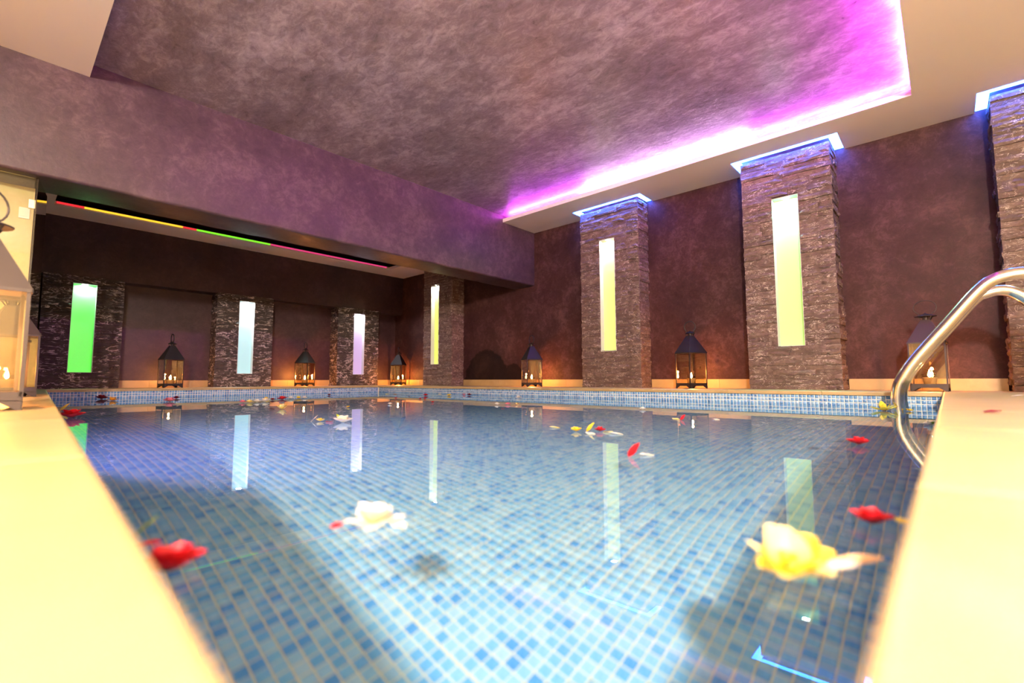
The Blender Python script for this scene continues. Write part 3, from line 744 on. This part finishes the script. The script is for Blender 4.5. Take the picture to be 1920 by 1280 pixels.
FL = [
 # near the camera
 ('rose', 'red', 318, 1072, 118, 'large red rose against the left deck edge', None, 0),
 ('standing', 'green', 270, 1014, 62, 'yellow green leaf standing beside the large red rose'),
 ('petal', 'red', 276, 1022, 44, 'red petal floating between the left deck and large rose'),
 ('blossom', 'white', 700, 984, 118, 'bright white blossom floating in the middle of the pool', 'lemon', 0),
 ('petal', 'red', 632, 987, 30, 'small red petal just left of the white blossom'),
 ('petal', 'white', 745, 985, 44, 'white petal drifting right of the white blossom'),
 ('standing', 'red', 1190, 855, 34, 'red petal standing upright before the yellow reflection'),
 ('petal', 'white', 1213, 854, 30, 'pale petal next to the standing red petal'),
 ('small', 'red', 1635, 984, 84, 'red blossom close to the right deck edge', None, 0),
 ('petal', 'yellow', 1690, 978, 34, 'yellow petal tucked against the right deck edge'),
 # middle distance
 ('small', 'yellow', 1080, 809, 26, 'round yellow blossom at the left of the mixed bunch', None, 0),
 ('standing', 'yellow', 1108, 808, 22, 'yellow green petal standing in the mixed bunch'),
 ('small', 'red', 1125, 809, 26, 'red blossom in the middle of the mixed bunch', None, 0),
 ('petal', 'white', 1106, 814, 26, 'white petal at the foot of the mixed bunch'),
 ('petal', 'lemon', 1140, 811, 24, 'lemon petal right of the red blossom in the bunch'),
 ('petal', 'white', 1155, 814, 28, 'white pointed petal at the right end of the bunch'),
 ('petal', 'lemon', 1040, 802, 20, 'single lemon petal left of the mixed bunch'),
 ('small', 'red', 1610, 834, 44, 'flat red blossom left of the handrail reflection', None, 0),
 ('petal', 'lemon', 1266, 786, 18, 'pale petal left of the candle reflection'),
 ('standing', 'red', 1281, 787, 14, 'red petal left of the candle reflection'),
 ('petal', 'white', 1342, 787, 16, 'white petal right of the candle reflection'),
 ('star', 'yellow', 1658, 770, 46, 'yellow star shaped blossom touching the handrail', 'lemon', 0),
 ('star', 'yellow', 1706, 771, 16, 'tiny yellow blossom right of the handrail', None, 0),
 ('rose', 'white', 1746, 797, 24, 'white rosebud beside the right deck below the lantern', None, 2),
 # left deck
 ('rose', 'red', 133, 783, 44, 'red rose at the far end of the left deck edge', None, 0),
 ('standing', 'yellow', 122, 771, 22, 'yellow petal standing behind the far red rose'),
 ('small', 'dark_red', 190, 748, 24, 'dark red rose near the green lit pillar', None, 0),
 ('blossom', 'orange', 211, 751, 22, 'orange blossom near the green lit pillar', 'yellow', 0),
 ('petal', 'pink', 184, 755, 9, 'pink petal below the dark red rose'),
 ('petal', 'lemon', 203, 743, 9, 'lemon petal behind the orange blossom'),
 ('rose', 'pink', 318, 753, 22, 'pink rose before the first niche lantern', None, 0),
 ('small', 'dark_red', 331, 747, 14, 'dark red bloom behind the pink rose', None, 0),
 ('petal', 'white', 261, 757, 5, 'tiny white petal between the orange and pink blooms'),
 # the long row before the niches
 ('small', 'pink', 455, 755, 16, 'pink bloom at the left end of the flower row', None, 0),
 ('blossom', 'lemon', 468, 755, 18, 'lemon bloom second from the left in the row', 'red', 0),
 ('small', 'white', 482, 754, 18, 'white bloom third from the left in the row', None, 0),
 ('rose', 'white', 497, 753, 18, 'white rose in the middle of the flower row', None, 0),
 ('small', 'yellow', 499, 749, 14, 'yellow bloom behind the white rose of the row', None, 0),
 ('small', 'dark_red', 511, 750, 12, 'dark red bloom right of the row white rose', None, 0),
 ('rose', 'red', 529, 749, 18, 'red rose in the right half of the flower row', None, 0),
 ('petal', 'white', 528, 754, 14, 'white petal in front of the row red rose'),
 ('small', 'white', 545, 748, 16, 'small white bloom right of the row red rose', None, 0),
 ('blossom', 'yellow', 560, 747, 14, 'yellow bloom near the right end of the row', 'orange', 0),
 ('small', 'white', 571, 747, 14, 'white bloom ending the flower row at the right', None, 0),
 ('star', 'lemon', 528, 767, 26, 'lemon blossom floating below the long flower row', 'yellow', 0),
 ('petal', 'dark_red', 508, 767, 14, 'thin dark red petal left of the lemon blossom'),
 ('rose', 'white', 643, 792, 36, 'large white rose before the lavender reflection', None, 2),
 ('petal', 'red', 618, 791, 22, 'red petal left of the large white rose'),
 ('star', 'yellow', 600, 790, 20, 'yellow blossom left of the large white rose', 'lemon', 0),
 ('standing', 'white', 590, 790, 16, 'white petal standing at the yellow blossom'),
 ('star', 'yellow', 652, 764, 10, 'small yellow bud behind the large white rose', None, 0),
 ('small', 'dark_red', 617, 741, 9, 'dark red bloom near the far pool corner', None, 0),
 # along the right wall
 ('rose', 'white', 731, 758, 9, 'round white bloom near the far pool corner', None, 0),
 ('petal', 'lemon', 726, 739, 9, 'lemon petal close to the far corner band'),
 ('petal', 'orange', 741, 739, 9, 'orange petal close to the far corner band'),
 ('small', 'red', 742, 747, 7, 'tiny red bloom below the corner lantern', None, 0),
 ('petal', 'dark_red', 767, 743, 6, 'dark petal between the corner and pillar'),
 ('small', 'red', 798, 742, 12, 'red bloom below the pillar behind the beam', None, 0),
 ('small', 'red', 788, 748, 7, 'left one of three small red blooms', None, 0),
 ('small', 'red', 797, 748, 7, 'middle one of three small red blooms', None, 0),
 ('small', 'red', 811, 755, 9, 'lowest one of three small red blooms', None, 0),
 ('petal', 'lemon', 825, 739, 9, 'lemon petal left of the yellow bloom'),
 ('blossom', 'yellow', 842, 742, 13, 'yellow bloom with a red centre below the pillar', 'red', 0),
 ('small', 'pink', 870, 741, 9, 'pink bloom right of the yellow bloom', None, 0),
 ('small', 'dark_red', 880, 741, 11, 'dark red bloom right of the pink bloom', None, 0),
 ('small', 'white', 972, 746, 14, 'white bloom below the lantern near the beam', None, 0),
 ('petal', 'dark_red', 978, 742, 8, 'dark red petal behind the white bloom'),
 ('small', 'white', 932, 759, 13, 'white bloom left of the pink bloom', None, 0),
 ('small', 'pink', 952, 759, 14, 'pink bloom in the middle of a trio', None, 0),
 ('star', 'lemon', 969, 759, 10, 'lemon bloom at the right of the trio', 'red', 0),
 ('petal', 'red', 943, 766, 9, 'red petal below the trio of blooms'),
 ('petal', 'dark_red', 1012, 743, 10, 'dark petal along the band right of the beam'),
 ('petal', 'dark_red', 1070, 745, 7, 'dark petal left of the middle pillar foot'),
 ('petal', 'white', 1078, 745, 8, 'white petal left of the middle pillar foot'),
 ('petal', 'orange', 1122, 746, 6, 'orange petal below the middle pillar'),
 ('rose', 'dark_red', 1187, 748, 18, 'dark red rose below the middle pillar', None, 0),
 ('small', 'dark_red', 1203, 748, 18, 'second dark red rose below the middle pillar', None, 0),
 ('rose', 'yellow', 1219, 749, 20, 'yellow rose right of the dark red roses', None, 0),
 ('small', 'white', 1205, 768, 15, 'white bloom below the dark red roses', None, 0),
 ('petal', 'pink', 1259, 749, 6, 'pink petal below the lantern between the pillars'),
 ('petal', 'dark_red', 1290, 750, 5, 'dark speck of petal below the lantern'),
 ('petal', 'yellow', 1358, 751, 5, 'yellow speck of petal left of the large pillar'),
 ('petal', 'dark_red', 1376, 752, 11, 'dark red petal left of the large pillar'),
 ('petal', 'dark_red', 1405, 752, 8, 'dark red petal at the corner of the large pillar'),
 ('star', 'yellow', 1517, 756, 12, 'small yellow bloom below the large pillar', 'lemon', 0),
 ('petal', 'dark_red', 1622, 760, 7, 'dark petal left of the yellow star blossom'),
]
for r_ in FL:
    k, c, u, v_, wp, lab = r_[:6]
    flower(k, c, u, v_, wp, lab, col2=r_[6] if len(r_) > 6 else None, leaf=r_[7] if len(r_) > 7 else 0, rot={'standing': YAW-1.2}.get(k, 0))
# the big yellow blossom in front, with long pale petals
p = at(1478, 1078, z=ZW); q = .055
big = empty('blossom', p, -YAW+1.57); tag(big, 'large yellow blossom with pale petals floating in front', 'flower', 'flowers floating on the pool')
RD = math.atan2(RT.y, RT.x) - big.rotation_euler.z         # azimuth of the picture's right, in the flower's frame
for az, ti, s, kd, co in ((0.05, .25, 1.0, 'round', 'yellow'), (-.45, .12, 1.2, 'long', 'white'), (-.9, .10, .8, 'round', 'lemon'), (-2.1, .10, .9, 'round', 'lemon'),
                          (-2.7, .15, .75, 'round', 'yellow'), (2.6, .45, .85, 'long', 'lemon'), (1.9, .95, .9, 'round', 'lemon'), (1.2, 1.0, .85, 'round', 'lemon'), (.45, .55, .95, 'round', 'yellow')):
    put(petal_mesh(kd, co), 'petal', big, RD+az, ti, q*s, .002, .004)
put(petal_mesh('inner', 'orange'), 'petal', big, RD+2.0, 1.25, q*.42, 0, .008); put(petal_mesh('inner', 'yellow'), 'petal', big, RD-.6, 1.2, q*.42, 0, .008)
p2 = at(1548, 1066, z=ZW)
for dz, az, lab in ((0, .0, 'long peach petal reaching from the yellow blossom to the deck'), (1, -.22, 'pale petal lying under the long peach petal')):
    o = ob('petal', petal_mesh('long', 'peach'), None, p2 + Vector((0, 0, .002+.004*dz)), (0, -.02, RD+big.rotation_euler.z+az), (.058,)*3)
    tag(o, lab, 'petal', 'petals floating on the pool')
# petals dropped on the deck
flower('petal', 'dark_red', 1862, 774, 32, 'dark red petal lying on the right deck', z=.0005)
flower('petal', 'white', 1911, 743, 22, 'white petal lying on the deck at the right edge', z=.0005)
